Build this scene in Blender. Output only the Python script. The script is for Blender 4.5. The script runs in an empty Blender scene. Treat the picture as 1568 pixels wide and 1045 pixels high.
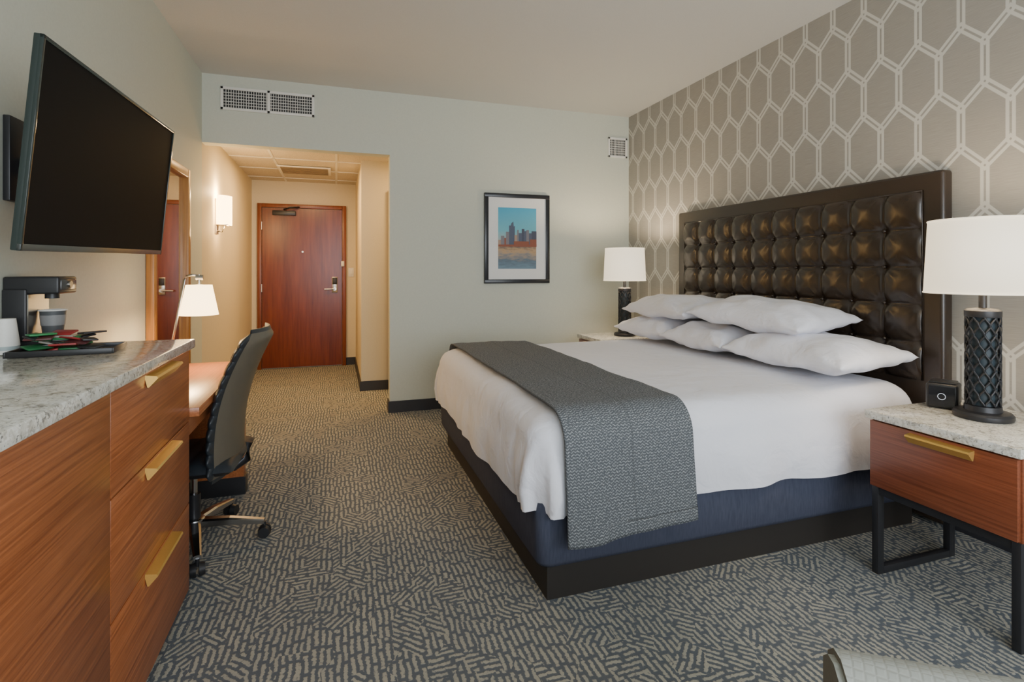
import bpy, bmesh, math, random
from mathutils import Vector, Matrix, noise
random.seed(7)
scene = bpy.context.scene
PI = math.pi
XF = [Matrix.Identity(4)]

# ------------------------------------------------------------------ materials
class NT:
    def __init__(s, name):
        s.m = bpy.data.materials.new(name); s.m.use_nodes = True
        s.t = s.m.node_tree; s.b = s.t.nodes['Principled BSDF']
        s.out = s.t.nodes['Material Output']
    def n(s, typ, **kw):
        nd = s.t.nodes.new(typ)
        for k, v in kw.items(): setattr(nd, k, v)
        return nd
    def set(s, sock, v):
        if isinstance(v, bpy.types.NodeSocket): s.t.links.new(v, sock)
        else: sock.default_value = v
    def M(s, op, a, b=None, c=None):
        nd = s.n('ShaderNodeMath', operation=op)
        s.set(nd.inputs[0], a)
        if b is not None: s.set(nd.inputs[1], b)
        if c is not None: s.set(nd.inputs[2], c)
        return nd.outputs[0]
    def obj(s):
        return s.n('ShaderNodeTexCoord').outputs['Object']
    def xyz(s, v=None):
        nd = s.n('ShaderNodeSeparateXYZ'); s.set(nd.inputs[0], v if v is not None else s.obj()); return nd.outputs
    def comb(s, x, y, z):
        nd = s.n('ShaderNodeCombineXYZ')
        s.set(nd.inputs[0], x); s.set(nd.inputs[1], y); s.set(nd.inputs[2], z); return nd.outputs[0]
    def noise(s, v, scale, detail=3, rough=.5, dist=0):
        nd = s.n('ShaderNodeTexNoise'); s.set(nd.inputs['Vector'], v)
        nd.inputs['Scale'].default_value = scale; nd.inputs['Detail'].default_value = detail
        nd.inputs['Roughness'].default_value = rough; nd.inputs['Distortion'].default_value = dist
        return nd.outputs['Fac']
    def mix(s, f, a, b):
        nd = s.n('ShaderNodeMix', data_type='RGBA')
        s.set(nd.inputs[0], f); s.set(nd.inputs[6], c4(a)); s.set(nd.inputs[7], c4(b)); return nd.outputs[2]
    def ramp(s, f, stops):
        nd = s.n('ShaderNodeValToRGB'); s.set(nd.inputs[0], f)
        el = nd.color_ramp.elements
        while len(el) < len(stops): el.new(.5)
        for e, (p, c) in zip(el, stops): e.position = p; e.color = c4(c)
        return nd.outputs[0]
    def step(s, v, lo, hi):
        nd = s.n('ShaderNodeMapRange', interpolation_type='SMOOTHSTEP')
        s.set(nd.inputs[0], v); nd.inputs[1].default_value = lo; nd.inputs[2].default_value = hi
        return nd.outputs[0]
    def bump(s, h, st=.3, dist=.01):
        nd = s.n('ShaderNodeBump'); s.set(nd.inputs['Height'], h)
        nd.inputs['Strength'].default_value = st; nd.inputs['Distance'].default_value = dist
        s.t.links.new(nd.outputs[0], s.b.inputs['Normal'])
    def col(s, c): s.set(s.b.inputs['Base Color'], c4(c))
    def pr(s, rough=.5, metal=0, spec=.5, **kw):
        s.b.inputs['Roughness'].default_value = rough; s.b.inputs['Metallic'].default_value = metal
        s.b.inputs['Specular IOR Level'].default_value = spec
        return s
def c4(c):
    if isinstance(c, (tuple, list)): return (*c[:3], 1)
    return c
def simple(name, c, rough=.5, metal=0, spec=.5, em=None, es=0, bump=0, bs=200):
    t = NT(name); t.pr(rough, metal, spec)
    o = t.obj()
    f = t.noise(o, bs, 3)
    t.col(t.mix(f, tuple(x*.94 for x in c), tuple(min(1, x*1.06) for x in c)))
    if bump: t.bump(f, bump, .004)
    if em: t.b.inputs['Emission Color'].default_value = c4(em); t.b.inputs['Emission Strength'].default_value = es
    return t.m
def wood(name, c1, c2, axis, rough=.32, sc=1, lowf=.25):
    t = NT(name); t.pr(rough)
    x, y, z = t.xyz()
    s = [130*sc, 130*sc, 130*sc]; s[axis] = 2.5
    v = t.comb(t.M('MULTIPLY', x, s[0]), t.M('MULTIPLY', y, s[1]), t.M('MULTIPLY', z, s[2]))
    f = t.noise(v, 1, 4, .6, .3)
    s2 = [9, 9, 9]; s2[axis] = .8
    v2 = t.comb(t.M('MULTIPLY', x, s2[0]), t.M('MULTIPLY', y, s2[1]), t.M('MULTIPLY', z, s2[2]))
    g = t.noise(v2, 1, 3)
    h = t.M('ADD', t.M('MULTIPLY', f, 1-lowf), t.M('MULTIPLY', g, lowf))
    t.col(t.ramp(h, [(.35, c1), (.65, c2)]))
    t.bump(f, .08, .002)
    return t.m

m_wall = simple('wall_paint', (.60, .62, .53), .7, bump=.08, bs=90)
m_hall = simple('wall_paint_warm_lit', (.67, .59, .42), .7, bump=.08, bs=90)  # same wall paint, with the hall's warm lamp light put into the colour
m_ceil = simple('ceiling_paint', (.66, .655, .62), .9, bump=.35, bs=160)
m_base = simple('baseboard_dark', (.03, .03, .035), .5)
m_black = simple('black_satin', (.018, .018, .02), .4)
m_blackmetal = simple('black_metal', (.03, .03, .033), .38, .3)
m_white = simple('white_paint', (.78, .77, .72), .5)
m_gold = simple('brushed_gold', (.90, .60, .17), .34, .75)
m_chrome = simple('chrome', (.5, .5, .51), .2, 1)
m_nickel = simple('nickel', (.6, .56, .5), .28, 1)
m_wood = wood('dresser_wood', (.24, .064, .020), (.47, .155, .052), 1, .32, 1, .12)
m_deskwood = wood('desk_wood', (.30, .09, .03), (.48, .17, .06), 1, .3)
m_cherry = wood('door_cherry', (.105, .017, .005), (.20, .040, .010), 2, .26, .3, .5)
m_frame = wood('door_frame_wood', (.14, .035, .012), (.24, .065, .022), 2, .35)
m_mirwood = wood('mirror_frame_wood', (.30, .12, .03), (.50, .25, .07), 2, .35)
m_mirror = simple('mirror_glass', (.9, .9, .9), .02, 1)
m_screen = simple('tv_screen', (.010, .010, .010), .6, spec=.05)
m_tvbez = simple('tv_bezel', (.02, .03, .028), .15)
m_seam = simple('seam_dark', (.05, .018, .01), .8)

# granite
t = NT('granite'); t.pr(.12, 0, .5); o = t.obj()
vo = t.n('ShaderNodeTexVoronoi'); t.set(vo.inputs['Vector'], o); vo.inputs['Scale'].default_value = 150
n1 = t.noise(o, 26, 5, .7, .8); n2 = t.noise(o, 110, 3, .6)
base = t.ramp(n1, [(.34, (.30, .28, .24)), (.44, (.60, .57, .49)), (.58, (.78, .76, .68))])
sp = t.step(n2, .58, .64)
c = t.mix(t.M('MULTIPLY', sp, .7), base, (.10, .10, .10))
vs = t.xyz(vo.outputs['Color'])
c = t.mix(t.M('MULTIPLY', t.M('GREATER_THAN', vs[0], .75), .5), c, (.88, .87, .82))
t.col(c); m_granite = t.m

# carpet: short dashes in blocks of differing direction
t = NT('carpet_pattern'); t.pr(.95, 0, .1)
o = t.obj(); x, y, z = t.xyz(o)
wob = t.M('MULTIPLY', t.M('SUBTRACT', t.noise(o, 14, 2, .5), .5), .016)
wob2 = t.M('MULTIPLY', t.M('SUBTRACT', t.noise(t.comb(t.M('ADD', x, 7.3), y, 3.), 14, 2, .5), .5), .016)
xx = t.M('ADD', x, wob); yy = t.M('ADD', y, wob2)
vo = t.n('ShaderNodeTexVoronoi', voronoi_dimensions='2D', distance='MANHATTAN')
t.set(vo.inputs['Vector'], t.comb(t.M('MULTIPLY', xx, 1.35), yy, 0.)); vo.inputs['Scale'].default_value = 8.
cr = t.xyz(vo.outputs['Color'])
R = cr[0]
a = t.M('MULTIPLY', t.M('GREATER_THAN', R, .66), PI/2)
a = t.M('ADD', a, t.M('MULTIPLY', t.M('GREATER_THAN', R, .76), -PI/4))
a = t.M('ADD', a, t.M('MULTIPLY', t.M('GREATER_THAN', R, .88), -PI/2))
ca, sa = t.M('COSINE', a), t.M('SINE', a)
PT = .0225
c_ = t.M('DIVIDE', t.M('ADD', t.M('ADD', t.M('MULTIPLY', ca, xx), t.M('MULTIPLY', sa, yy)), t.M('MULTIPLY', cr[1], .02)), PT)
al = t.M('SUBTRACT', t.M('MULTIPLY', ca, yy), t.M('MULTIPLY', sa, xx))
idx_ = t.M('FLOOR', c_)
wn = t.n('ShaderNodeTexWhiteNoise', noise_dimensions='1D'); t.set(wn.inputs['W'], idx_)
fr_ = t.M('FRACT', t.M('ADD', t.M('DIVIDE', al, .095), wn.outputs['Value']))
dash = t.step(t.M('ABSOLUTE', t.M('SUBTRACT', fr_, .5)), .44, .36)
dash = t.M('SUBTRACT', 1., t.step(t.M('ABSOLUTE', t.M('SUBTRACT', fr_, .5)), .39, .45))
s_ = t.M('SINE', t.M('MULTIPLY', t.M('FRACT', c_), PI))
edge_n = t.M('MULTIPLY', t.M('SUBTRACT', t.noise(o, 90, 2, .6), .5), 1.5)
fac = t.M('MULTIPLY', t.step(t.M('ADD', s_, edge_n), .52, .86), dash)
fine = t.noise(o, 420, 2)
big = t.noise(o, 4., 3)
cool = t.mix(fine, (.088, .100, .116), (.165, .182, .200))
lite = t.mix(fine, (.33, .315, .26), (.54, .515, .43))
t.col(t.mix(t.M('MULTIPLY', fac, t.M('ADD', .62, t.M('MULTIPLY', big, .55))), cool, lite))
t.bump(t.M('ADD', fine, t.M('MULTIPLY', fac, .6)), .5, .005)
m_carpet = t.m

# wallpaper (wall in YZ plane): interlocking elongated hexagon outlines
t = NT('wallpaper_hexagon'); t.pr(.5, 0, .4)
o = t.obj(); x, y, z = t.xyz(o)
W = .200; S = .195; RI = .100; H = S+RI; TT = S/2+RI; K = RI/(W/2); NK = math.sqrt(1+K*K)
DEL = .0120; HW_ = .0072
def ringd(px, pz):
    a = t.M('SUBTRACT', px, W/2)
    b = t.M('DIVIDE', t.M('SUBTRACT', t.M('ADD', pz, t.M('MULTIPLY', px, K)), TT), NK)
    return t.M('ABSOLUTE', t.M('SUBTRACT', t.M('MAXIMUM', a, b), DEL))
def fam(oy, oz):
    px = t.M('ABSOLUTE', t.M('WRAP', t.M('ADD', y, oy), W/2, -W/2))
    pz = t.M('ABSOLUTE', t.M('WRAP', t.M('ADD', z, oz), H, -H))
    return t.M('MINIMUM', ringd(px, pz), ringd(t.M('SUBTRACT', W, px), pz))
d = t.M('MINIMUM', fam(.05, .1), fam(.05+W/2, .1+H))
lines = t.M('SUBTRACT', 1., t.step(d, HW_-.0015, HW_+.0015))
gr = t.noise(t.comb(0., t.M('MULTIPLY', y, 12.), t.M('MULTIPLY', z, 420.)), 1, 3)
bg = t.mix(gr, (.255, .24, .21), (.40, .38, .34))
t.col(t.mix(t.M('MULTIPLY', lines, .8), bg, (.64, .63, .57)))
m_paper = t.m

# fabrics
t = NT('white_linen'); t.pr(.8, 0, .2); o = t.obj()
t.col((.85, .85, .91)); t.bump(t.noise(o, 9, 4, .5, .6), .4, .03)
t.b.inputs['Sheen Weight'].default_value = .2
m_sheet = t.m
t = NT('box_spring_fabric'); t.pr(.85, 0, .2); x, y, z = t.xyz()
g = t.noise(t.comb(t.M('MULTIPLY', x, 160.), t.M('MULTIPLY', y, 160.), t.M('MULTIPLY', z, 18.)), 1, 3)
t.col(t.mix(g, (.036, .042, .068), (.082, .090, .128))); m_blue = t.m
t = NT('knit_runner'); t.pr(.9, 0, .15)
uv = t.n('ShaderNodeTexCoord').outputs['UV']; u, v, _ = t.xyz(uv)
tri = t.M('MULTIPLY', t.M('PINGPONG', u, .008), .9)
st = t.M('SINE', t.M('MULTIPLY', t.M('ADD', v, tri), 2*PI/.0115))
nn = t.noise(t.comb(t.M('MULTIPLY', u, 130.), t.M('MULTIPLY', v, 190.), 0.), 1, 2)
f = t.step(t.M('ADD', t.M('MULTIPLY', st, .6), t.M('MULTIPLY', t.M('SUBTRACT', nn, .5), 4.)), -.2, 1.)
seam = t.M('LESS_THAN', t.M('PINGPONG', u, .14), .003)
c = t.mix(f, (.095, .103, .112), (.32, .335, .345))
t.col(t.mix(t.M('MULTIPLY', seam, .5), c, (.08, .085, .09))); t.bump(f, .4, .004); m_knit = t.m
t = NT('brown_leather'); t.pr(.27, 0, .65); o = t.obj()
t.col((.030, .019, .012)); t.bump(t.noise(o, 240, 3, .6), .10, .003); m_leather = t.m
t = NT('black_leather'); t.pr(.38, 0, .5); o = t.obj()
t.col((.022, .028, .034)); t.bump(t.noise(o, 260, 3, .6), .15, .003); m_bleather = t.m
t = NT('taupe_shell'); t.pr(.42, 0, .5); t.col((.12, .105, .078)); m_shell = t.m
t = NT('armchair_fabric'); t.pr(.85, 0, .2); x, y, z = t.xyz()
d1 = t.M('PINGPONG', t.M('ADD', x, y), .009); d2 = t.M('PINGPONG', t.M('SUBTRACT', x, y), .009)
l = t.M('MINIMUM', d1, d2); f = t.step(l, .0, .004)
t.col(t.mix(f, (.33, .335, .30), (.36, .37, .335))); t.bump(f, .2, .002); m_arm = t.m
m_armside = simple('armchair_side', (.13, .125, .105), .8, bump=.2)

def shade_mat(name, em, es):
    t = NT(name); t.pr(.8, 0, .2); t.col((.80, .74, .62))
    x, y, z = t.xyz()
    t.bump(t.noise(t.comb(t.M('MULTIPLY', x, 300.), t.M('MULTIPLY', y, 300.), t.M('MULTIPLY', z, 40.)), 1, 2), .1, .002)
    t.b.inputs['Emission Color'].default_value = c4(em); t.b.inputs['Emission Strength'].default_value = es
    return t.m
m_shade = shade_mat('lamp_shade_fabric', (1, .84, .60), 1.25)
m_dshade = shade_mat('desk_lamp_shade', (1, .68, .32), 7.0)
m_sconce = shade_mat('sconce_glass', (1, .62, .24), 14.0)
m_teal = simple('lamp_core', (.02, .035, .045), .5)

# ------------------------------------------------------------------ geometry helpers
def group(name, loc):
    e = bpy.data.objects.new(name, None); e.empty_display_size = .1
    e.location = loc; scene.collection.objects.link(e)
    return e
def link(ob, parent):
    scene.collection.objects.link(ob)
    if parent is not None:
        ob.parent = parent
        ob.matrix_parent_inverse = Matrix.Translation(parent.location).inverted()
    return ob
def mesh(name, verts, faces, mat, parent=None, smooth=False, uvs=None):
    me = bpy.data.meshes.new(name)
    M = XF[-1]
    me.from_pydata([M @ Vector(v) for v in verts], [], faces)
    me.materials.append(mat)
    if uvs:
        ul = me.uv_layers.new(name='UVMap')
        for li, lo in enumerate(me.loops): ul.data[li].uv = uvs[lo.vertex_index]
    if smooth:
        for p in me.polygons: p.use_smooth = True
    me.update()
    return link(bpy.data.objects.new(name, me), parent)
def from_bm(name, bm, mat, parent, smooth=False, angle=None):
    me = bpy.data.meshes.new(name)
    bm.transform(XF[-1])
    bmesh.ops.recalc_face_normals(bm, faces=bm.faces)
    bm.to_mesh(me); bm.free(); me.materials.append(mat)
    if smooth:
        for p in me.polygons: p.use_smooth = True
        if angle:
            me.set_sharp_from_angle(angle=angle)
    return link(bpy.data.objects.new(name, me), parent)
def box(name, x0, x1, y0, y1, z0, z1, mat, parent=None, bev=0, seg=2, rot=None):
    bm = bmesh.new(); bmesh.ops.create_cube(bm, size=1)
    for v in bm.verts:
        v.co = Vector(((x0+x1)/2+v.co.x*(x1-x0), (y0+y1)/2+v.co.y*(y1-y0), (z0+z1)/2+v.co.z*(z1-z0)))
    if bev: bmesh.ops.bevel(bm, geom=bm.edges[:], offset=bev, segments=seg, affect='EDGES', profile=.5)
    if rot is not None:
        c = Vector(((x0+x1)/2, (y0+y1)/2, (z0+z1)/2)); bm.transform(Matrix.Translation(c) @ rot @ Matrix.Translation(-c))
    return from_bm(name, bm, mat, parent, smooth=bool(bev), angle=.6)
def quad(name, pts, mat, parent=None): return mesh(name, pts, [tuple(range(len(pts)))], mat, parent)
def lathe(name, prof, cx, cy, mat, parent=None, n=40, cap=True, sharp=.7):
    vs = []; fs = []
    for r, z in prof:
        for i in range(n):
            a = 2*PI*i/n; vs.append((cx+r*math.cos(a), cy+r*math.sin(a), z))
    for k in range(len(prof)-1):
        for i in range(n):
            j = (i+1) % n; fs.append((k*n+i, k*n+j, (k+1)*n+j, (k+1)*n+i))
    if cap:
        fs.append(tuple(reversed(range(n)))); fs.append(tuple((len(prof)-1)*n+i for i in range(n)))
    o = mesh(name, vs, fs, mat, parent, True)
    o.data.set_sharp_from_angle(angle=sharp)
    return o
def rod(name, p0, p1, r0, mat, parent=None, r1=None, n=16):
    r1 = r0 if r1 is None else r1
    p0 = Vector(p0); p1 = Vector(p1); d = (p1-p0).normalized(); q = d.to_track_quat('Z', 'Y').to_matrix()
    vs = []
    for p, r in ((p0, r0), (p1, r1)):
        for i in range(n):
            a = 2*PI*i/n; vs.append(p+q @ Vector((r*math.cos(a), r*math.sin(a), 0)))
    fs = [(i, (i+1) % n, n+(i+1) % n, n+i) for i in range(n)]+[tuple(reversed(range(n))), tuple(range(n, 2*n))]
    o = mesh(name, vs, fs, mat, parent, True); o.data.set_sharp_from_angle(angle=.7); return o
def tubes(name, polys, r, mat, parent=None, n=8, cyclic=False):
    vs = []; fs = []
    for pts in polys:
        pts = [Vector(p) for p in pts]; b = len(vs); L = len(pts)
        for i, p in enumerate(pts):
            d = (pts[min(i+1, L-1)]-pts[max(i-1, 0)]).normalized()
            up = Vector((0, 0, 1)) if abs(d.z) < .95 else Vector((1, 0, 0))
            s = d.cross(up).normalized(); u2 = s.cross(d)
            for k in range(n):
                a = 2*PI*k/n; vs.append(p+s*r*math.cos(a)+u2*r*math.sin(a))
        for i in range(L-1):
            for k in range(n):
                k2 = (k+1) % n; fs.append((b+i*n+k, b+i*n+k2, b+(i+1)*n+k2, b+(i+1)*n+k))
        fs.append(tuple(b+k for k in reversed(range(n)))); fs.append(tuple(b+(L-1)*n+k for k in range(n)))
    return mesh(name, vs, fs, mat, parent, True)
def grid(name, nu, nv, fn, mat, parent=None, smooth=True, uvfn=None, closeu=False):
    vs = [fn(i/nu, j/nv) for j in range(nv+1) for i in range(nu+1)]
    uvs = [uvfn(i/nu, j/nv) for j in range(nv+1) for i in range(nu+1)] if uvfn else None
    fs = [(j*(nu+1)+i, j*(nu+1)+i+1, (j+1)*(nu+1)+i+1, (j+1)*(nu+1)+i) for j in range(nv) for i in range(nu)]
    return mesh(name, vs, fs, mat, parent, smooth, uvs)

# ------------------------------------------------------------------ room shell
XL, XR, YB, YW, ZC = -1.03, 2.89, 4.83, -1.7, 2.87
YD = 7.48; ZH = 2.44; ZS = 2.31; XC = .454; XQ = 1.5
box('floor', XL-.1, XR+.1, YW-.1, YD+.1, -.1, 0, m_carpet)
box('ceiling', XL-.1, XR+.1, YW-.1, YB+.02, ZC, ZC+.1, m_ceil)
box('wall_left', XL-.1, XL, YW-.1, YB, 0, ZC, m_wall)
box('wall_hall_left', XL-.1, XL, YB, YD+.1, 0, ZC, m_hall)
box('wall_right', XR, XR+.1, YW-.1, YB+.12, 0, ZC, m_paper)
box('wall_back', XC, XR, YB, YB+.12, 0, ZC, m_wall)
box('wall_header', XL, XC, YB, YB+.12, ZS, ZC, m_wall)
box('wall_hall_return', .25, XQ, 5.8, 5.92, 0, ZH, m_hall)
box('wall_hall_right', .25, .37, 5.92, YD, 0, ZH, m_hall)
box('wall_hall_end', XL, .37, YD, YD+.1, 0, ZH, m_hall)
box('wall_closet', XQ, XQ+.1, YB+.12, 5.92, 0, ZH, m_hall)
# hall ceiling with tiles
t = NT('ceiling_tile'); t.pr(.9); o = t.obj(); n1 = t.noise(o, 130, 3, .7)
t.col(t.ramp(n1, [(.35, (.45, .40, .32)), (.55, (.70, .64, .54))])); t.bump(n1, .5, .006)
box('ceiling_hall', XL, XQ, YB+.12, YD, ZH, ZH+.08, t.m)
g = group('ceiling_grid', (-.3, 6.2, ZH))
for i, xx_ in enumerate((-.62, 0.0)): box(f'runner_{i}', xx_-.012, xx_+.012, YB+.12, YD, ZH-.006, ZH, m_white, g)
for i, yy_ in enumerate((5.35, 5.96, 6.57, 7.18)): box(f'cross_{i}', XL, .25, yy_-.012, yy_+.012, ZH-.006, ZH, m_white, g)
# window wall behind the camera
wx0, wx1, wz0, wz1 = -.6, 2.5, .5, 2.5
box('wall_window_sill', XL, XR, YW-.1, YW, 0, wz0, m_wall)
box('wall_window_head', XL, XR, YW-.1, YW, wz1, ZC, m_wall)
box('wall_window_left', XL, wx0, YW-.1, YW, wz0, wz1, m_wall)
box('wall_window_right', wx1, XR, YW-.1, YW, wz0, wz1, m_wall)
g = group('window_1', ((wx0+wx1)/2, YW-.05, 1.5))
for i, xx_ in enumerate((wx0+.025, (wx0+wx1)/2, wx1-.025)): box(f'mullion_{i}', xx_-.025, xx_+.025, YW-.07, YW-.02, wz0, wz1, m_blackmetal, g)
for i, zz_ in enumerate((wz0+.02, wz1-.02)): box(f'rail_{i}', wx0, wx1, YW-.07, YW-.02, zz_-.02, zz_+.02, m_blackmetal, g)
# baseboards
bh = .10
box('baseboard_back', XC, XR, YB-.014, YB, 0, bh, m_base)
box('baseboard_right', XR-.014, XR, YW, YB-.014, 0, bh, m_base)
box('baseboard_left', XL, XL+.014, YW, YD, 0, bh, m_base)
box('baseboard_hall_return', .236, XQ, 5.786, 5.8, 0, bh, m_base)
box('baseboard_hall_right', .236, .25, 5.8, YD, 0, bh, m_base)
box('baseboard_hall_end', .125, .236, YD-.014, YD, 0, bh, m_base)
box('baseboard_corner', XC-.012, XC, YB-.014, YB+.12, 0, bh, m_base)
box('trim_closet', .545, .61, 5.755, 5.8, 0, 2.14, m_frame)

# ------------------------------------------------------------------ entry door
g = group('door_1', (-.42, YD, 1.05))
dx0, dx1 = -.96, .125
box('jamb_left', dx0, dx0+.05, YD-.05, YD, 0, 2.14, m_frame, g, .004)
box('jamb_right', dx1-.05, dx1, YD-.05, YD, 0, 2.14, m_frame, g, .004)
box('jamb_top', dx0+.05, dx1-.05, YD-.05, YD, 2.09, 2.14, m_frame, g, .004)
box('leaf', dx0+.055, dx1-.055, YD-.03, YD-.002, .012, 2.085, m_cherry, g)
box('lock_plate', -.055, .015, YD-.05, YD-.03, .98, 1.19, m_nickel, g, .006)
box('lock_reader', -.05, .01, YD-.065, YD-.05, 1.09, 1.18, m_black, g, .005)
rod('lever_rose', (-.02, YD-.05, 1.03), (-.02, YD-.085, 1.03), .022, m_nickel, g)
rod('lever', (-.02, YD-.085, 1.03), (-.15, YD-.085, 1.025), .011, m_nickel, g)
rod('peephole', (-.42, YD-.04, 1.52), (-.42, YD-.03, 1.52), .012, m_nickel, g)
box('closer_body', -.78, -.50, YD-.085, YD-.03, 1.99, 2.05, m_blackmetal, g, .006)
tubes('closer_arm', [[(-.64, YD-.09, 2.06), (-.56, YD-.2, 2.08), (-.46, YD-.07, 2.10)]], .011, m_blackmetal, g)
box('latch_guard', .06, .10, YD-.07, YD-.05, 1.33, 1.40, m_white, g, .004)
for i, zz_ in enumerate((.3, 1.05, 1.85)): rod(f'hinge_{i}', (dx0+.052, YD-.055, zz_-.05), (dx0+.052, YD-.055, zz_+.05), .009, m_nickel, g)
g = group('light_switch', (.19, YD-.01, 1.22))
box('plate', .155, .225, YD-.008, YD, 1.19, 1.31, m_white, g, .003)
box('rocker', .175, .205, YD-.014, YD-.008, 1.215, 1.285, m_white, g, .002)

# ------------------------------------------------------------------ vents
def vent(name, x0, x1, z0, z1, secs, nb):
    g = group(name, ((x0+x1)/2, YB, (z0+z1)/2)); fr = .022; y0 = YB-.014
    box('back', x0+.01, x1-.01, YB-.004, YB-.001, z0+.01, z1-.01, m_black, g)
    box('frame_top', x0, x1, y0, YB, z1-fr, z1, m_white, g, .003); box('frame_bottom', x0, x1, y0, YB, z0, z0+fr, m_white, g, .003)
    box('frame_left', x0, x0+fr, y0, YB, z0, z1, m_white, g, .003); box('frame_right', x1-fr, x1, y0, YB, z0, z1, m_white, g, .003)
    for s in range(1, secs): xm = x0+(x1-x0)*s/secs; box(f'mid_{s}', xm-.012, xm+.012, y0, YB, z0, z1, m_white, g, .003)
    n = nb
    vs = []; fs = []
    def bx(a, b, c, d, e, f):
        k = len(vs)
        vs.extend([(a, c, e), (b, c, e), (b, d, e), (a, d, e), (a, c, f), (b, c, f), (b, d, f), (a, d, f)])
        fs.extend([tuple(k+q for q in F) for F in ((0, 3, 2, 1), (4, 5, 6, 7), (0, 1, 5, 4), (1, 2, 6, 5), (2, 3, 7, 6), (3, 0, 4, 7))])
    for i in range(1, n): xm = x0+fr+(x1-x0-2*fr)*i/n; bx(xm-.002, xm+.002, YB-.010, YB-.003, z0+fr, z1-fr)
    k = max(5, round((z1-z0)/.03))
    for i in range(1, k): zm = z0+fr+(z1-z0-2*fr)*i/k; bx(x0+fr, x1-fr, YB-.009, YB-.003, zm-.002, zm+.002)
    mesh('louvers', vs, fs, m_white, g)
vent('air_vent', -.895, -.177, 2.585, 2.775, 2, 36)
vent('air_vent', 2.645, 2.865, 2.437, 2.645, 1, 11)
g = group('ceiling_vent', (-.35, 6.6, ZH))
m_vs = simple('vent_slat', (.22, .17, .11), .6)
box('frame', -.62, -.06, 6.3, 6.75, ZH-.02, ZH-.006, m_white, g, .003)
for i in range(6): box(f'slat_{i}', -.59, -.09, 6.33+i*.068, 6.37+i*.068, ZH-.026, ZH-.02, m_vs, g)

# ------------------------------------------------------------------ framed picture
g = group('framed_picture', (1.656, YB, 1.58))
fx0, fx1, fz0, fz1 = 1.326, 1.987, 1.15, 2.01; fw = .038
m_fr = simple('picture_frame', (.015, .017, .022), .3)
for nm, a in (('frame_top', (fx0, fx1, fz1-fw, fz1)), ('frame_bottom', (fx0, fx1, fz0, fz0+fw)), ('frame_left', (fx0, fx0+fw, fz0+fw, fz1-fw)), ('frame_right', (fx1-fw, fx1, fz0+fw, fz1-fw))):
    box(nm, a[0], a[1], YB-.035, YB-.001, a[2], a[3], m_fr, g, .003)
box('mat_board', fx0+fw, fx1-fw, YB-.02, YB-.002, fz0+fw, fz1-fw, simple('mat_board', (.82, .82, .80), .7), g)
px0, px1, pz0, pz1 = 1.462, 1.851, 1.29, 1.877; hz = 1.515
t = NT('print_sky'); t.pr(.6); x, y, z = t.xyz()
t.col(t.ramp(t.M('DIVIDE', t.M('SUBTRACT', z, hz), pz1-hz), [(0, (.50, .48, .40)), (.4, (.17, .50, .60)), (1, (.06, .38, .60))])); m_psky = t.m
t = NT('print_water'); t.pr(.6); x, y, z = t.xyz()
nz = t.noise(t.comb(t.M('MULTIPLY', x, 14.), 0., t.M('MULTIPLY', z, 50.)), 1, 3)
f = t.M('ADD', t.M('DIVIDE', t.M('SUBTRACT', z, pz0), hz-pz0), t.M('MULTIPLY', t.M('SUBTRACT', nz, .5), .8))
t.col(t.ramp(f, [(0, (.16, .26, .34)), (.35, (.12, .17, .22)), (.6, (.34, .28, .23)), (.8, (.50, .33, .18)), (1, (.18, .13, .11))])); m_pwat = t.m
yp = YB-.0205
quad('print_sky', [(px0, yp, hz), (px1, yp, hz), (px1, yp, pz1), (px0, yp, pz1)], m_psky, g)
quad('print_water', [(px0, yp, pz0), (px1, yp, pz0), (px1, yp, hz), (px0, yp, hz)], m_pwat, g)
bc = [simple('print_building_%d' % i, c, .6) for i, c in enumerate(((.09, .11, .17), (.22, .20, .22), (.40, .28, .21), (.07, .08, .12), (.28, .09, .05)))]
blds = [(.0, .09, .05, 2), (.07, .16, .09, 1), (.16, .34, .07, 4), (.20, .30, .13, 1), (.28, .33, .19, 0), (.31, .43, .17, 0), (.42, .5, .10, 2), (.49, .53, .15, 1), (.53, .62, .12, 0), (.61, .68, .16, 3), (.67, .74, .14, 0), (.73, .80, .15, 1), (.80, .87, .12, 0), (.87, 1., .14, 3), (.82, 1., .06, 4), (.4, .8, .04, 4)]
W_ = px1-px0
for i, (a, b, h, ci) in enumerate(blds):
    y2 = yp-.0004*(i+1)
    pts = [(px0+a*W_, y2, hz-.01), (px0+b*W_, y2, hz-.01), (px0+b*W_, y2, hz+h), (px0+a*W_, y2, hz+h)]
    quad(f'building_{i}', pts, bc[ci], g)
a, b = px0+.31*W_, px0+.43*W_
quad('tower_crown', [(a, yp-.004, hz+.17), (b, yp-.004, hz+.17), (b, yp-.004, hz+.19), (a+.036, yp-.004, hz+.18), (a+.03, yp-.004, hz+.23), (a+.01, yp-.004, hz+.21)], bc[0], g)
quad('shore', [(px0, yp-.008, hz-.012), (px1, yp-.008, hz-.012), (px1, yp-.008, hz+.012), (px0, yp-.008, hz+.006)], bc[4], g)

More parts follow.
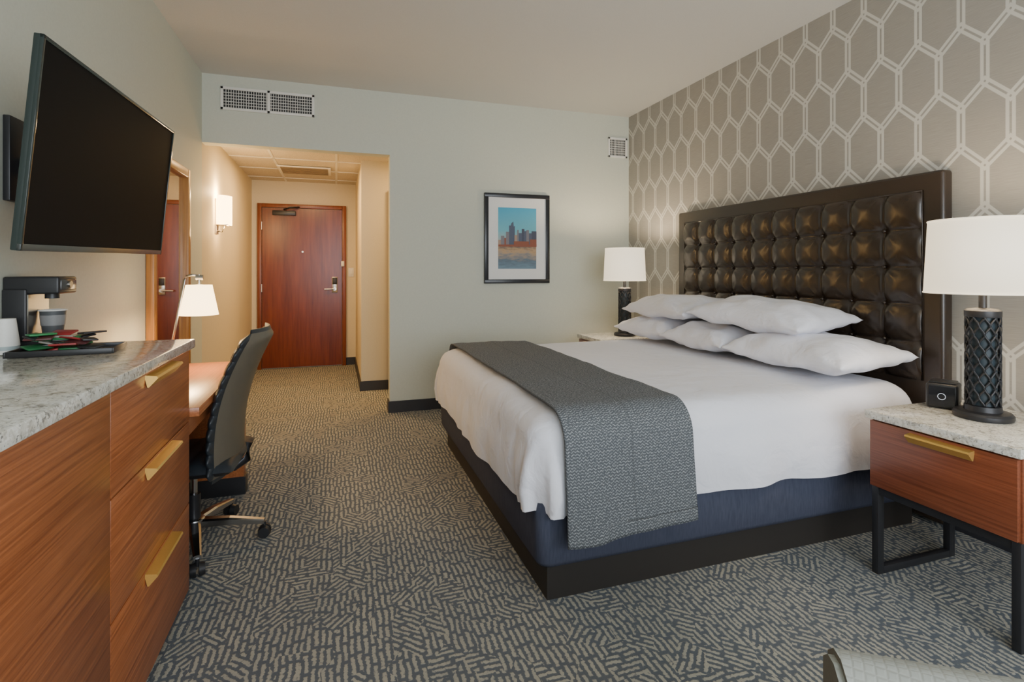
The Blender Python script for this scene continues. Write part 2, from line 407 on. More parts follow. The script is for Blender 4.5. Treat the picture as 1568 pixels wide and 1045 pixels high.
# ------------------------------------------------------------------ bed
g = group('bed', (1.8, 2.84, .4))
bx0, bx1, by0, by1 = .70, 2.755, 1.83, 3.86
box('plinth', .77, 2.75, 1.885, 3.80, 0, .14, simple('plinth_dark', (.022, .018, .015), .6), g)
def ring(x0, x1, y0, y1, r, n=60):
    pts = []
    r = max(.002, min(r, (x1-x0)/2-.001, (y1-y0)/2-.001))
    segs = [((x0+r, y0), (x1-r, y0), (x1-r, y0+r), -PI/2), ((x1, y0+r), (x1, y1-r), (x1-r, y1-r), 0), ((x1-r, y1), (x0+r, y1), (x0+r, y1-r), PI/2), ((x0, y1-r), (x0, y0+r), (x0+r, y0+r), PI)]
    for (p, q, c, a0) in segs:
        for i in range(n): f = i/n; pts.append((p[0]+(q[0]-p[0])*f, p[1]+(q[1]-p[1])*f))
        for i in range(14): a = a0+PI/2*i/14; pts.append((c[0]+r*math.cos(a), c[1]+r*math.sin(a)))
    return pts
def loft(name, rings, mat, parent):
    vs = []; fs = []; n = len(rings[0])
    for R_ in rings: vs += R_
    for k in range(len(rings)-1):
        for i in range(n):
            j = (i+1) % n; fs.append((k*n+i, k*n+j, (k+1)*n+j, (k+1)*n+i))
    fs.append(tuple((len(rings)-1)*n+i for i in range(n)))
    return mesh(name, vs, fs, mat, parent, True)
rs = []
for off, z_ in ((.03, .135), (.01, .14), (0, .16), (-.004, .25), (0, .40), (.02, .415)):
    rs.append([(p[0], p[1], z_) for p in ring(.725+off, 2.755-off, 1.85+off, 3.84-off, .05)])
loft('box_spring', rs, m_blue, g)
TOP = .715; RAD = .125
rs = []
prof = [(-.012, .345), (-.014, .36), (-.022, .42), (-.022, .48), (-.014, .54), (0, TOP-RAD)]
for k in range(1, 9):
    a = PI/2*k/8; prof.append((RAD*(1-math.cos(a)), TOP-RAD+RAD*math.sin(a)))
for ins in (.14, .2, .3, .45, .6, .75, .9, .98): prof.append((ins, TOP+.012*min(1, (ins-.1)/.4)))
for off, z_ in prof:
    R_ = ring(bx0+off, bx1-off*.999 if off < 1 else bx1, by0+off, by1-off, max(.12-off*.6, .02))
    out = []
    for p in R_:
        low = max(0, min(1, (TOP-.08-z_)/.25))
        w = noise.noise(Vector((p[0]*3.2, p[1]*3.2, z_*.8)))*.034*low + noise.noise(Vector((p[0]*9, p[1]*9, z_*1.5)))*.014*low
        for (qx, qy) in ((bx0, by0), (bx0, by1)):
            dd = math.hypot(p[0]-qx, p[1]-qy)
            w += .030*low*math.exp(-(dd/.17)**2)*math.cos(dd*62+z_*3)
        nx, ny = 0, 0
        if abs(p[0]-(bx0+off)) < .1: nx = -1
        if abs(p[1]-(by0+off)) < .1: ny = -1
        elif abs(p[1]-(by1-off)) < .1: ny = 1
        q = math.hypot(nx, ny) or 1
        zz_ = z_ + (noise.noise(Vector((p[0]*2.2, p[1]*2.2, 5)))*.012*(1-low) if off > .05 else 0)
        if z_ < .35: zz_ += noise.noise(Vector((p[0]*4, p[1]*4, 9)))*.015
        if p[0] > bx1-.06: nx = 0
        out.append((p[0]+nx/q*w, p[1]+ny/q*w, zz_))
    rs.append(out)
loft('bed_sheet', rs, m_sheet, g)
# runner
y0r, y1r = by0-.050, by1+.048; zt = TOP+.025; rr = .135
path = [(y0r-.032, .255), (y0r-.024, .36), (y0r-.010, .5), (y0r, zt-rr)]
for k in range(1, 9): a = PI/2*k/8; path.append((y0r+rr*(1-math.cos(a)), zt-rr+rr*math.sin(a)))
for k in range(1, 24): path.append((y0r+rr+(y1r-y0r-2*rr)*k/24, zt+.004*math.sin(k/24*PI)))
for k in range(0, 9): a = PI/2*(1-k/8); path.append((y1r-rr*(1-math.cos(a)), zt-rr+rr*math.sin(a)))
path += [(y1r+.010, .5), (y1r+.022, .36), (y1r+.03, .27)]
L = [0]
for a, b in zip(path, path[1:]): L.append(L[-1]+math.hypot(b[0]-a[0], b[1]-a[1]))
def rp(s):
    d = s*L[-1]
    for i in range(len(L)-1):
        if d <= L[i+1] or i == len(L)-2:
            f = (d-L[i])/(L[i+1]-L[i]); return path[i][0]+(path[i+1][0]-path[i][0])*f, path[i][1]+(path[i+1][1]-path[i][1])*f
def runf(u, v):
    y_, z_ = rp(v); low = max(0, min(1, (.65-z_)/.35))
    x_ = .80+u*.56+noise.noise(Vector((u*2, v*7, 1)))*.014
    y_ += (noise.noise(Vector((x_*6, 3, v)))*.024*low)+noise.noise(Vector((x_*14, 3, v*3)))*.005*low
    z_ += noise.noise(Vector((x_*3, y_*3, 8)))*.006*(1-low)+abs(noise.noise(Vector((x_*8+y_*2, y_*5, 2))))*.006*(1-low)
    if v < .02 or v > .98: z_ += noise.noise(Vector((x_*5, 0, v)))*.01+.03*u
    return (x_, y_, z_)
r_ = grid('bed_runner', 60, 220, runf, m_knit, g, uvfn=lambda u, v: (u*.55, v*L[-1]))
md = r_.modifiers.new('thick', 'SOLIDIFY'); md.thickness = .008; md.offset = -1

# pillows
def pillow(name, c, ax, ay, T, rz=0, rx=0, ry=0, seed=0, parent=None, mat=None):
    n = 56; vs = []; fs = []
    M = Matrix.Translation(c) @ Matrix.Rotation(rz, 4, 'Z') @ Matrix.Rotation(ry, 4, 'Y') @ Matrix.Rotation(rx, 4, 'X')
    def pt(i, j, sgn):
        u = -1+2*i/n; v = -1+2*j/n
        u_ = math.sin(u*PI/2)*.5+u*.5; v_ = math.sin(v*PI/2)*.5+v*.5
        x_ = ax*u_*(1-.06*(1-v_**2)*abs(u_)**3) ; y_ = ay*v_*(1-.04*(1-u_**2)*abs(v_)**3)
        h = (max(0, 1-abs(u_)**2.4)*max(0, 1-abs(v_)**3.2))**.5
        z_ = sgn*T*h*(1 if sgn > 0 else .75)
        wr = noise.noise(Vector((u_*1.5+seed, v_*2.2, sgn*3)))*.026*h + noise.noise(Vector((u_*4+seed, v_*2.6, sgn)))*.009*h**.3
        z_ += wr + .014*(1-h)*noise.noise(Vector((u_*2, v_*2, seed)))
        e = (abs(u_)*abs(v_))**2.5
        z_ += sgn*.012*e*math.sin((u_-v_)*18)*h**.4
        return M @ Vector((x_, y_, z_))
    idx = {}
    for sgn in (1, -1):
        for j in range(n+1):
            for i in range(n+1):
                if sgn < 0 and (i in (0, n) or j in (0, n)): idx[(i, j, -1)] = idx[(i, j, 1)]; continue
                idx[(i, j, sgn)] = len(vs); vs.append(pt(i, j, sgn))
    for sgn in (1, -1):
        for j in range(n):
            for i in range(n):
                f = (idx[(i, j, sgn)], idx[(i+1, j, sgn)], idx[(i+1, j+1, sgn)], idx[(i, j+1, sgn)])
                fs.append(f if sgn > 0 else f[::-1])
    return mesh(name, vs, fs, mat or m_sheet, parent, True)
pl = [((2.44, 2.20, .830), .27, .38, .102, .04, 0, -.05, 1), ((2.43, 2.90, .825), .265, .33, .096, -.03, 0, -.05, 5), ((2.44, 3.54, .825), .265, .33, .096, .03, 0, -.05, 9),
      ((2.47, 2.55, .998), .25, .43, .100, .05, .04, -.08, 13), ((2.47, 3.42, .988), .25, .42, .096, -.03, -.02, -.08, 17)]
for c, ax, ay, T, rz, rx, ry, sd in pl:
    pg = group('pillow', c); pillow('pillow_case', c, ax, ay, T, rz, rx, ry, sd, pg)

# ------------------------------------------------------------------ headboard
g = group('headboard', (2.84, 2.835, 1.0))
hy0, hy1, hz1 = 1.78, 3.89, 1.77
box('panel', 2.815, 2.888, hy0, hy1, .02, hz1, m_leather, g, .018, 4)
bw = .095; ty0, ty1, tz1 = hy0+bw, hy1-bw, hz1-bw; nc = 10; cell = (ty1-ty0)/nc; nr = 5; tz0 = tz1-nr*cell
def tuft(u, v):
    y_ = ty0+(ty1-ty0)*u; z_ = tz0+(tz1-tz0)*v
    a = abs(math.sin(PI*u*nc)); b = abs(math.sin(PI*v*nr))
    cu = min((u*nc) % 1, 1-(u*nc) % 1)*cell; cv = min((v*nr) % 1, 1-(v*nr) % 1)*cell
    dc = math.hypot(cu, cv)
    h = .022*(a*b)**.48 + .011*min(1, (a+b)) - .014*math.exp(-(dc/.020)**2)
    h += noise.noise(Vector((y_*14, z_*14, 2)))*.003*(a*b) + .004*math.exp(-(dc/.075)**2)*math.sin(math.atan2(cv, cu+1e-5)*10)*(a*b)**.3
    return (2.812-max(0, h), y_, z_)
grid('tufting', nc*22, nr*22, lambda u, v: tuft(u, v), m_leather, g)
bm = bmesh.new()
for j in range(1, nr):
    for i in range(1, nc):
        bmesh.ops.create_uvsphere(bm, u_segments=10, v_segments=6, radius=.010, matrix=Matrix.Translation((2.806, ty0+i*cell, tz0+j*cell)))
from_bm('buttons', bm, m_leather, g, True)
tubes('piping', [[(2.812, ty0, tz0), (2.812, ty0, tz1), (2.812, ty1, tz1), (2.812, ty1, tz0)]], .006, m_leather, g)

# ------------------------------------------------------------------ nightstands
m_nwood = wood('nightstand_wood', (.155, .040, .016), (.28, .080, .034), 1)
def pull(name, y0, y1, x, z, parent, sgn=-1):
    p = [(0, 0), (.030, -.004), (.033, -.010), (.010, -.036), (.006, -.036), (0, -.012)]
    n = len(p); vs = []
    for yy in (y0, y1):
        for a, b in p: vs.append((x+sgn*a, yy, z+b))
    fs = [(i, (i+1) % n, n+(i+1) % n, n+i) for i in range(n)]+[tuple(range(n)), tuple(reversed(range(n, 2*n)))]
    bm = bmesh.new(); bv = [bm.verts.new(v) for v in vs]
    for f in fs: bm.faces.new([bv[i] for i in f])
    bmesh.ops.recalc_face_normals(bm, faces=bm.faces)
    return from_bm(name, bm, m_gold, parent)
def nightstand(y0, y1):
    x0, x1 = 2.13, 2.68; zt_ = .686
    g = group('nightstand', ((x0+x1)/2, (y0+y1)/2, .34))
    box('top', x0-.012, x1+.01, y0-.012, y1+.012, zt_-.034, zt_, m_granite, g, .004)
    box('body', x0+.02, x1, y0, y1, .365, zt_-.035, m_nwood, g, .002)
    box('drawer_front', x0, x0+.019, y0+.004, y1-.004, .372, zt_-.042, m_nwood, g, .002)
    yc = (y0+y1)/2; pull('pull', yc-.13, yc+.09, x0, zt_-.05, g)
    for k, yl in enumerate((y0+.015, y1-.015)):
        for nm, xa in (('front', x0+.015), ('back', x1-.10)):
            box(f'leg_{nm}_{k}', xa, xa+.034, yl-.014, yl+.014, .0, .366, m_blackmetal, g, .002)
        box(f'foot_bar_{k}', x0+.049, x1-.10, yl-.014, yl+.014, 0, .03, m_blackmetal, g, .002)
        box(f'top_bar_{k}', x0+.049, x1-.10, yl-.014, yl+.014, .336, .366, m_blackmetal, g, .002)
    box('cross_bar', x0+.018, x0+.045, y0+.03, y1-.03, .336, .366, m_blackmetal, g)
    box('cross_bar_rear', x1-.095, x1-.07, y0+.03, y1-.03, .336, .366, m_blackmetal, g)
    return zt_
nightstand(1.12, 1.635)
nightstand(4.0, 4.44)
m_bulb = simple('bulb', (1, .9, .7), .5, em=(1, .8, .5), es=3)
def table_lamp(x, y, z0, power):
    g = group('table_lamp', (x, y, z0))
    z0 += .001
    lathe('base', [(.093, z0), (.095, z0+.006), (.095, z0+.018), (.088, z0+.026), (.060, z0+.030), (.058, z0+.05), (.03, z0+.055)], x, y, m_blackmetal, g)
    lathe('core', [(.044, z0+.05), (.044, z0+.415)], x, y, m_teal, g)
    lathe('collar_top', [(.057, z0+.40), (.058, z0+.405), (.058, z0+.425), (.05, z0+.432), (.02, z0+.436)], x, y, m_blackmetal, g)
    ps = []
    for k in range(10):
        for ph in (1, -1):
            pts = []
            for i in range(61):
                f = i/60; a = 2*PI*(k+.5)/10+ph*(2*PI/20)*(.5+.5*math.cos(f*PI*10))*1.0
                pts.append((x+.053*math.cos(a), y+.053*math.sin(a), z0+.052+.35*f))
            ps.append(pts)
    tubes('lattice', ps, .0042, m_blackmetal, g, 6)
    rod('neck', (x, y, z0+.43), (x, y, z0+.56), .013, m_blackmetal, g)
    rod('finial', (x, y, z0+.56), (x, y, z0+.80), .004, m_nickel, g)
    zb, zt2 = z0+.495, z0+.785; rb, rt = .188, .174
    s = lathe('shade', [(rb, zb), (rt, zt2)], x, y, m_shade, g, 64, cap=False)
    md = s.modifiers.new('s', 'SOLIDIFY'); md.thickness = .003
    for nm, r, z in (('trim_bottom', rb, zb), ('trim_top', rt, zt2)):
        tubes(nm, [[(x+r*math.cos(2*PI*i/64), y+r*math.sin(2*PI*i/64), z) for i in range(65)]], .003, m_shade, g, 6)
    tubes('spider', [[(x-rt, y, zt2-.01), (x+rt, y, zt2-.01)], [(x, y-rt, zt2-.01), (x, y+rt, zt2-.01)]], .002, m_nickel, g, 6)
    bm = bmesh.new(); bmesh.ops.create_uvsphere(bm, u_segments=16, v_segments=10, radius=.03, matrix=Matrix.Translation((x, y, z0+.61)))
    from_bm('bulb', bm, m_bulb, g, True)
    l = bpy.data.lights.new('lamp_light', 'POINT'); l.energy = power; l.color = (1, .80, .56); l.shadow_soft_size = .05
    lo = bpy.data.objects.new('lamp_light', l); lo.location = (x, y, z0+.70); link(lo, g)
table_lamp(2.44, 1.40, .686, 15)
table_lamp(2.47, 4.20, .686, 26)

# alarm clock
g = group('alarm_clock', (2.47, 1.58, .74)); XF.append(Matrix.Translation((2.475, 1.565, .687)) @ Matrix.Rotation(.45, 4, 'Z'))
box('body', -.055, .055, -.055, .055, 0, .105, m_black, g, .012, 3)
box('top_plate', -.045, .045, -.045, .045, .105, .111, m_blackmetal, g, .003)
box('front_face', -.057, -.054, -.043, .043, .012, .093, simple('clock_face', (.01, .01, .014), .1), g)
tubes('dial_ring', [[(-.058, .013*math.cos(2*PI*i/24), .052+.013*math.sin(2*PI*i/24)) for i in range(25)]], .0012, simple('dial_white', (.8, .85, .9), .4, em=(.7, .8, 1), es=.4), g, 6)
box('side_port', -.02, .02, -.058, -.054, .02, .03, m_nickel, g)
XF.pop()

# ------------------------------------------------------------------ dresser
g = group('dresser', (-.77, 1.55, .5))
X0, X1, Y0, Y1, ZT = XL+.002, -.53, .72, 2.29, 1.01
box('top', X0, X1+.018, Y0-.01, Y1+.012, ZT-.034, ZT, m_granite, g, .005)
box('carcass', X0, X1-.022, Y0, Y1, .06, ZT-.035, m_wood, g)
box('plinth', X0, X1-.05, Y0+.02, Y1-.03, 0, .06, m_black, g)
sy = 1.555
box('door_left', X1-.02, X1, Y0+.002, sy-.004, .062, ZT-.04, m_wood, g, .0015)
for i, (a, b) in enumerate(((.703, ZT-.04), (.392, .699), (.062, .388))):
    box(f'drawer_{i}', X1-.02, X1, sy, Y1-.002, a, b, m_wood, g, .0015)
    pull(f'pull_{i}', 1.80, 2.07, X1, b-.006, g, 1)
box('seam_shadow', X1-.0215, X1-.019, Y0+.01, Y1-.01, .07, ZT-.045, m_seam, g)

# ------------------------------------------------------------------ desk
g = group('desk', (-.75, 2.85, .4))
box('top', XL+.002, -.50, 2.305, 3.42, .71, .745, m_deskwood, g, .002)
box('apron', XL+.002, -.535, 2.305, 3.42, .64, .709, m_deskwood, g)
box('end_panel', XL+.016, -.50, 3.33, 3.40, .08, .71, m_deskwood, g, .002)
box('end_foot', XL+.016, -.49, 3.325, 3.405, 0, .10, m_black, g)
box('back_panel', XL+.016, XL+.04, 2.31, 3.33, .25, .64, m_deskwood, g)

# desk lamp
g = group('desk_lamp', (-.82, 3.2, .75)); lx, ly = -.695, 3.2
lathe('base', [(.075, .746), (.075, .758), (.065, .764), (.012, .768)], -.84, ly, m_nickel, g)
tubes('arm', [[(-.84, ly, .765), (-.80, ly, 1.0), (-.765, ly, 1.225), (-.752, ly, 1.243), (-.73, ly, 1.248), (lx, ly, 1.246)]], .006, m_nickel, g, 10)
rod('stem', (lx, ly, 1.25), (lx, ly, 1.19), .008, m_nickel, g)
rod('knob', (lx-.015, ly, 1.235), (lx+.02, ly, 1.235), .014, m_nickel, g)
s = lathe('shade', [(.093, 1.035), (.062, 1.195)], lx, ly, m_dshade, g, 48, cap=False)
md = s.modifiers.new('s', 'SOLIDIFY'); md.thickness = .002
lathe('shade_cap', [(.061, 1.193), (.012, 1.197)], lx, ly, m_dshade, g, 48)
def plight(name, loc, e, col, r=.04, par=None):
    l = bpy.data.lights.new(name, 'POINT'); l.energy = e; l.color = col; l.shadow_soft_size = r
    o = bpy.data.objects.new(name, l); o.location = loc; scene.collection.objects.link(o)
    if par: o.parent = par; o.matrix_parent_inverse = Matrix.Translation(par.location).inverted()
plight('desk_lamp_light', (lx, ly, 1.06), 16, (1, .68, .35), .04, g)

# ------------------------------------------------------------------ mirror
g = group('wall_mirror', (XL+.02, 3.88, 1.15))
my0, my1, mz0, mz1 = 3.50, 4.30, .33, 1.985; mw = .06
box('glass', XL+.004, XL+.014, my0+.02, my1-.02, mz0+.02, mz1-.02, m_mirror, g)
box('frame_far', XL+.002, XL+.045, my1-mw, my1, mz0, mz1, m_mirwood, g, .006)
box('frame_near', XL+.002, XL+.045, my0, my0+mw, mz0, mz1, m_mirwood, g, .006)
box('frame_top', XL+.002, XL+.044, my0+mw, my1-mw, mz1-mw, mz1, m_mirwood, g, .006)
box('frame_bottom', XL+.002, XL+.044, my0+mw, my1-mw, mz0, mz0+mw, m_mirwood, g, .006)

# ------------------------------------------------------------------ sconce
sc_y = 5.36
g = group('wall_sconce', (XL+.05, sc_y, 1.8))
def scf(u, v):
    a = -PI/2+PI*u
    return (XL+.03+.10*math.cos(a), sc_y+.10*math.sin(a), 1.685+.26*v)
s = grid('glass', 24, 4, scf, m_sconce, g)
box('back_plate', XL, XL+.012, sc_y-.05, sc_y+.05, 1.60, 1.92, m_nickel, g, .003)
tubes('bracket', [[(XL+.012, sc_y, 1.63), (XL+.05, sc_y, 1.625), (XL+.065, sc_y, 1.665), (XL+.065, sc_y, 1.70)]], .007, m_nickel, g)
box('bottom_band', XL+.012, XL+.11, sc_y-.08, sc_y+.08, 1.677, 1.687, m_nickel, g, .003)
plight('sconce_light', (XL+.08, sc_y, 1.97), 12, (1, .66, .30), .03, g)
plight('sconce_light_low', (XL+.12, sc_y, 1.64), 4, (1, .60, .24), .03, g)

# ------------------------------------------------------------------ television
g = group('television', (-.76, 2.3, 1.62))
A = Vector((-.795, 1.735, 1.323)); B = Vector((-.78, 2.865, 1.347)); C = Vector((-.724, 2.865, 1.930)); D = Vector((-.738, 1.735, 1.895))
ey = (B-A).normalized(); ez = (D-A); nrm = ey.cross(ez).normalized()
if nrm.x < 0: nrm = -nrm
ez = nrm.cross(ey); 
if ez.z < 0: ez = -ez
Wt = (B-A).length; Ht = ((D-A).length+(C-B).length)/2
Mt = Matrix(((ey.x, ez.x, nrm.x, A.x), (ey.y, ez.y, nrm.y, A.y), (ey.z, ez.z, nrm.z, A.z), (0, 0, 0, 1)))
XF.append(Mt)
box('housing', 0, Wt, 0, Ht, -.022, -.004, m_tvbez, g, .003)
box('rear_bulge', Wt*.16, Wt*.84, Ht*.05, Ht*.6, -.055, -.021, m_tvbez, g, .01)
b_ = .011
box('screen', b_, Wt-b_, b_+.008, Ht-b_, -.006, -.001, m_screen, g)
m_lip = simple('tv_trim', (.16, .17, .17), .25, .8)
box('bezel_bottom', 0, Wt, 0, b_+.008, -.008, .002, m_lip, g, .001)
box('bezel_top', 0, Wt, Ht-b_, Ht, -.008, .002, m_tvbez, g, .001)
box('bezel_near', 0, b_, 0, Ht, -.008, .002, m_tvbez, g, .001)
box('bezel_far', Wt-b_, Wt, 0, Ht, -.008, .002, m_tvbez, g, .001)
XF.pop()
box('mount_plate', XL, XL+.02, 2.15, 2.45, 1.5, 1.78, m_blackmetal, g, .003)
box('mount_arm', XL+.02, -.82, 2.27, 2.33, 1.60, 1.66, m_blackmetal, g, .003)

# ------------------------------------------------------------------ coffee maker
g = group('coffee_maker', (-.95, 2.2, 1.1)); z0 = ZT+.001
box('base', XL+.004, -.862, 2.135, 2.275, z0, z0+.028, m_black, g, .006)
box('tower', XL+.004, -.960, 2.135, 2.275, z0+.028, z0+.20, m_black, g, .006, 3)
box('brew_head', XL+.004, -.875, 2.14, 2.27, z0+.182, z0+.240, m_black, g, .007, 3)
box('head_panel', -.92, -.871, 2.15, 2.26, z0+.193, z0+.231, simple('dark_gloss', (.05, .052, .055), .2), g, .006)
rod('head_button', (-.871, 2.205, z0+.213), (-.866, 2.205, z0+.213), .012, m_nickel, g)
rod('spout', (-.92, 2.205, z0+.19), (-.92, 2.205, z0+.165), .020, m_black, g)
box('side_trim', -.961, -.957, 2.14, 2.27, z0+.04, z0+.18, m_nickel, g)
z1 = ZT+.030; ccx = -.918
g = group('paper_cup', (ccx, 2.2, ZT+.03))
lathe('cup', [(.026, z1), (.036, z1+.095)], ccx, 2.205, simple('cup_print', (.07, .075, .08), .5), g, 32)
tubes('rim', [[(ccx+.037*math.cos(2*PI*i/32), 2.205+.037*math.sin(2*PI*i/32), z1+.096) for i in range(33)]], .0025, m_white, g, 6)
lathe('sleeve_band', [(.0325, z1+.045), (.0355, z1+.08)], ccx, 2.205, simple('cup_band', (.22, .22, .22), .5), g, 32, cap=False)
cx_, cy_ = -.985, 2.07
g = group('paper_cup', (cx_, cy_, ZT)); m_ct = simple('cup_teal', (.35, .42, .42), .5)
for k in range(3):
    zb = ZT+.001+k*.012
    lathe(f'cup_{k}', [(.036, zb), (.026, zb+.085)], cx_, cy_, m_white if k != 1 else m_ct, g, 32)

# tray & packets (one object: the stocked tray)
g = group('coffee_condiment_tray', (-.80, 2.04, ZT)); XF.append(Matrix.Translation((-.80, 2.035, ZT+.001)) @ Matrix.Rotation(.10, 4, 'Z'))
box('tray_bottom', -.135, .125, -.075, .075, 0, .006, m_black, g, .002)
for nm, a in (('lip_near', (-.135, .125, -.079, -.073)), ('lip_far', (-.135, .125, .073, .079)), ('lip_left', (-.139, -.133, -.079, .079)), ('lip_right', (.123, .129, -.079, .079))):
    box(nm, *a, 0, .018, m_black, g, .002)
XF.pop()
cols = [(.30, .03, .03), (.03, .22, .07), (.02, .02, .022), (.35, .33, .28), (.10, .03, .03), (.03, .03, .03), (.02, .14, .05), (.03, .028, .03)]
pms = [simple('packet_%d' % i, c, .35) for i, c in enumerate(cols)]
for k in range(26):
    px = random.uniform(-.895, -.725); py = random.uniform(1.985, 2.08); pz = ZT+.012+.0022*k*.9
    XF.append(Matrix.Translation((px, py, pz+.002)) @ Matrix.Rotation(random.uniform(0, 3), 4, 'Z') @ Matrix.Rotation(random.uniform(-.35, .35), 4, 'X'))
    box(f'packet_{k}', -.034, .034, -.020, .020, -.003, .003, pms[k % 8], g, .0025)
    XF.pop()

# ------------------------------------------------------------------ office chair
g = group('office_chair', (-.61, 2.78, .0))
XF.append(Matrix.Translation((-.625, 2.78, 0)) @ Matrix.Rotation(math.radians(-3), 4, 'Z'))   # local +x = towards back
BZ = .37
def side(z):
    f = (z-BZ)/.64
    return .175-.03*math.sin(f*PI)+.10*f*f+.055*f
HW = .235
def bk(u, v, fr):
    z_ = BZ+.62*v; a = -1+2*u
    hw = HW*(1-.10*(v-.5)**2*2)*(1-.22*max(0, (v-.90)/.10)**2)
    th = .036 if fr else -.030
    curve = .045*a*a
    x_ = side(z_)-curve - th*(1-abs(a)**6*.55)*(1-max(0, (abs(v-.5)-.46)/.04)*.8)
    if fr: x_ -= .010*abs(math.sin(v*PI*11))**.6*(1-a**8*.5)
    return (x_, a*hw, z_)
grid('back_cushion', 24, 132, lambda u, v: bk(u, v, True), m_bleather, g)
grid('back_shell', 24, 60, lambda u, v: bk(u, v, False), m_shell, g)
def edge(sgn):
    def f(u, v):
        p = Vector(bk(0 if sgn < 0 else 1, v, True)); q = Vector(bk(0 if sgn < 0 else 1, v, False)); r = p.lerp(q, u)
        r.y += sgn*.024*math.sin(u*PI)*(.6+.9*abs(math.sin(v*PI*11))); return r
    return f
grid('edge_a', 8, 132, edge(-1), m_bleather, g); grid('edge_b', 8, 132, edge(1), m_bleather, g)
def tb(v0, dz):
    def f(u, v):
        p = Vector(bk(u, v0, True)); q = Vector(bk(u, v0, False)); r = p.lerp(q, v); r.z += dz*math.sin(v*PI); return r
    return f
grid('edge_top', 24, 8, tb(1, .018), m_bleather, g); grid('edge_bottom', 24, 8, tb(0, -.018), m_bleather, g)
def seat(u, v, top):
    a = -1+2*u; b = -1+2*v; e = (1-abs(a)**6)*(1-abs(b)**6)
    z_ = .405+(.040 if top else -.035)*max(0, e)**.5
    if top: z_ += .006*abs(math.sin(v*PI*8))*e
    return (-.275+.49*v, a*.24, z_-(.03*(1-v)**3 if top else 0))
grid('seat_top', 24, 64, lambda u, v: seat(u, v, True), m_bleather, g)
grid('seat_bottom', 24, 24, lambda u, v: seat(u, v, False), m_black, g)
box('tilt_plate', -.10, .14, -.09, .09, .335, .372, m_blackmetal, g, .008)
tubes('back_bracket', [[(.08, 0, .35), (.17, 0, .345), (.225, 0, .38), (.235, 0, .46)]], .018, m_blackmetal, g, 10)
rod('gas_lift', (0, 0, .09), (0, 0, .24), .028, m_blackmetal, g); rod('piston', (0, 0, .24), (0, 0, .34), .015, m_chrome, g)
lathe('hub', [(.04, .065), (.045, .07), (.045, .125), (.035, .13)], 0, 0, m_chrome, g)
for k in range(5):
    a = math.radians(0+72*k); c, s_ = math.cos(a), math.sin(a)
    pts = [(.03*c, .03*s_, .105), (.15*c, .15*s_, .10), (.30*c, .30*s_, .078)]
    vs = []; wds = (.026, .022, .015); hs = (.018, .015, .010)
    for (x_, y_, z_), w, h in zip(pts, wds, hs):
        for dw, dh in ((-1, -1), (1, -1), (1, .6), (.6, 1), (-.6, 1), (-1, .6)): vs.append((x_-s_*w*dw, y_+c*w*dw, z_+h*dh))
    fs = [(r*6+i, r*6+(i+1) % 6, (r+1)*6+(i+1) % 6, (r+1)*6+i) for r in range(2) for i in range(6)]+[tuple(range(6))[::-1], tuple(range(12, 18))]
    mesh(f'base_leg_{k}', vs, fs, m_chrome, g)
    cx_, cy_ = .30*c, .30*s_
    rod(f'caster_stem_{k}', (cx_, cy_, .045), (cx_, cy_, .075), .008, m_blackmetal, g)
    for w in (-1, 1):
        o1 = (cx_-s_*.006*w, cy_+c*.006*w, .029); o2 = (cx_-s_*.028*w, cy_+c*.028*w, .029)
        rod(f'caster_{k}_{w}', o1, o2, .029, m_black, g, .025, 20)
XF.pop()

# ------------------------------------------------------------------ armchair (bottom right)
R_ = Matrix(((.832, .555, 0, .785), (-.555, .832, 0, .136), (0, 0, 1, 0), (0, 0, 0, 1)))
g = group('armchair', (.785, .136, 0)); XF.append(R_)
bm = bmesh.new()
pv = [(.13, .38), (.20, .72), (.215, .745), (.24, .755), (.27, .75), (.295, .73), (.30, .38)]
for xx_ in (-.35, .35):
    for a, b in pv: bm.verts.new((xx_, a, b))
bm.verts.ensure_lookup_table(); n = len(pv)
for i in range(n-1): bm.faces.new([bm.verts[k] for k in (i, i+1, n+i+1, n+i)])
f1 = bm.faces.new([bm.verts[k] for k in range(n)]); f2 = bm.faces.new([bm.verts[k] for k in range(2*n-1, n-1, -1)])
bm.faces.new([bm.verts[k] for k in (0, n, 2*n-1, n-1)])
bmesh.ops.bevel(bm, geom=list({e for f in (f1, f2) for e in f.edges}), offset=.008, segments=2, affect='EDGES')
o = from_bm('backrest', bm, m_arm, g, True, .6); 
o.data.materials.append(m_armside)
Ri = R_.inverted()
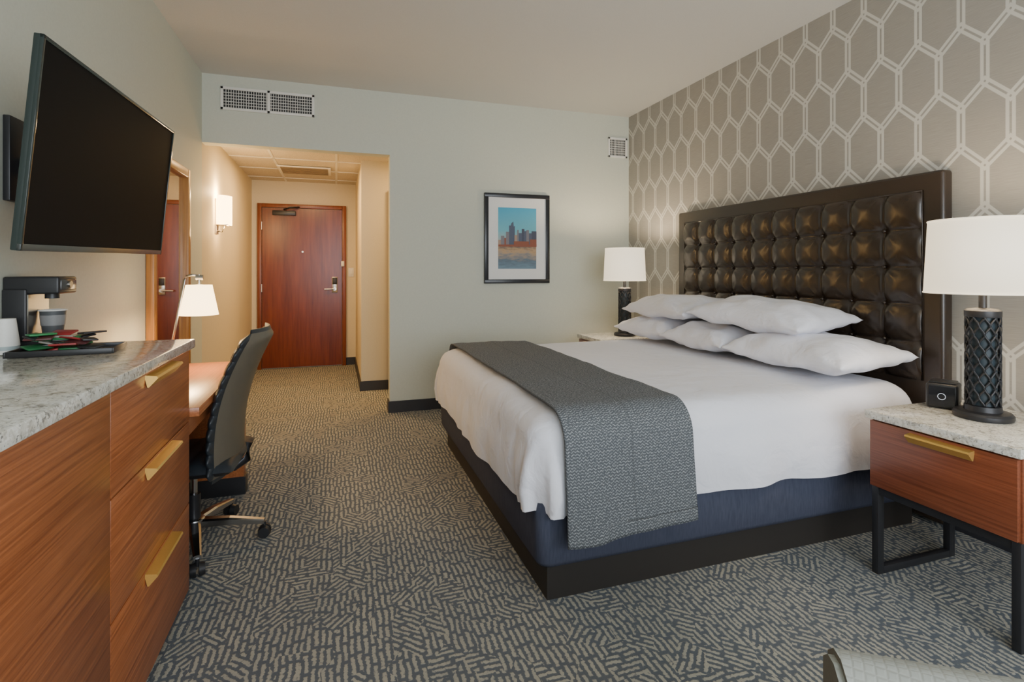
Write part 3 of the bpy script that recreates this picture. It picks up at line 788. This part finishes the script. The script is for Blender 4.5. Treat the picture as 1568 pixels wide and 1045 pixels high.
for p in o.data.polygons:
    nn_ = Ri.to_3x3() @ p.normal
    if abs(nn_.x) > .8 or nn_.y > .9: p.material_index = 1
box('seat', -.30, .30, -.33, .14, .30, .45, m_arm, g, .03, 4)
box('base', -.33, .33, -.32, .28, .18, .30, m_armside, g, .01)
box('arm_a', -.36, -.30, -.33, .20, .18, .60, m_armside, g, .015, 3)
box('arm_b', .30, .36, -.33, .20, .18, .60, m_armside, g, .015, 3)
for k, (a, b) in enumerate(((-.31, -.29), (.31, -.29), (-.31, .25), (.31, .25))): rod(f'leg_{k}', (a, b, 0), (a, b, .18), .016, m_blackmetal, g, .022)
XF.pop()

# ------------------------------------------------------------------ lights
def area(name, loc, rot, sx, sy_, e, col):
    l = bpy.data.lights.new(name, 'AREA'); l.shape = 'RECTANGLE'; l.size = sx; l.size_y = sy_; l.energy = e; l.color = col
    o = bpy.data.objects.new(name, l); o.location = loc; o.rotation_euler = rot; scene.collection.objects.link(o); return o
area('window_daylight', ((wx0+wx1)/2, YW-.12, 1.5), (PI/2, 0, 0), 3.1, 2.0, 168, (.88, .94, 1))
area('hall_downlight', (-.35, 6.0, ZH-.03), (0, 0, 0), .3, .3, 32, (1, .62, .26))
area('hall_closet_light', (.95, 5.4, ZH-.03), (0, 0, 0), .2, .2, 14, (1, .62, .26))
w = bpy.data.worlds.new('World'); scene.world = w; w.use_nodes = True
bg_ = w.node_tree.nodes['Background']
sky = w.node_tree.nodes.new('ShaderNodeTexSky'); sky.sky_type = 'HOSEK_WILKIE'; sky.sun_direction = (0, .6, .8)
w.node_tree.links.new(sky.outputs[0], bg_.inputs[0]); bg_.inputs[1].default_value = 1.0

# ------------------------------------------------------------------ camera
F = 808; cam = bpy.data.cameras.new('camera'); co = bpy.data.objects.new('camera', cam); scene.collection.objects.link(co)
cam.sensor_width = 36; cam.lens = F/1568*36; cam.shift_y = -(522.5-415)/1568; cam.clip_start = .02
co.location = (0, 0, 1.27); co.rotation_euler = (PI/2, 0, -math.atan(269/808))
scene.camera = co
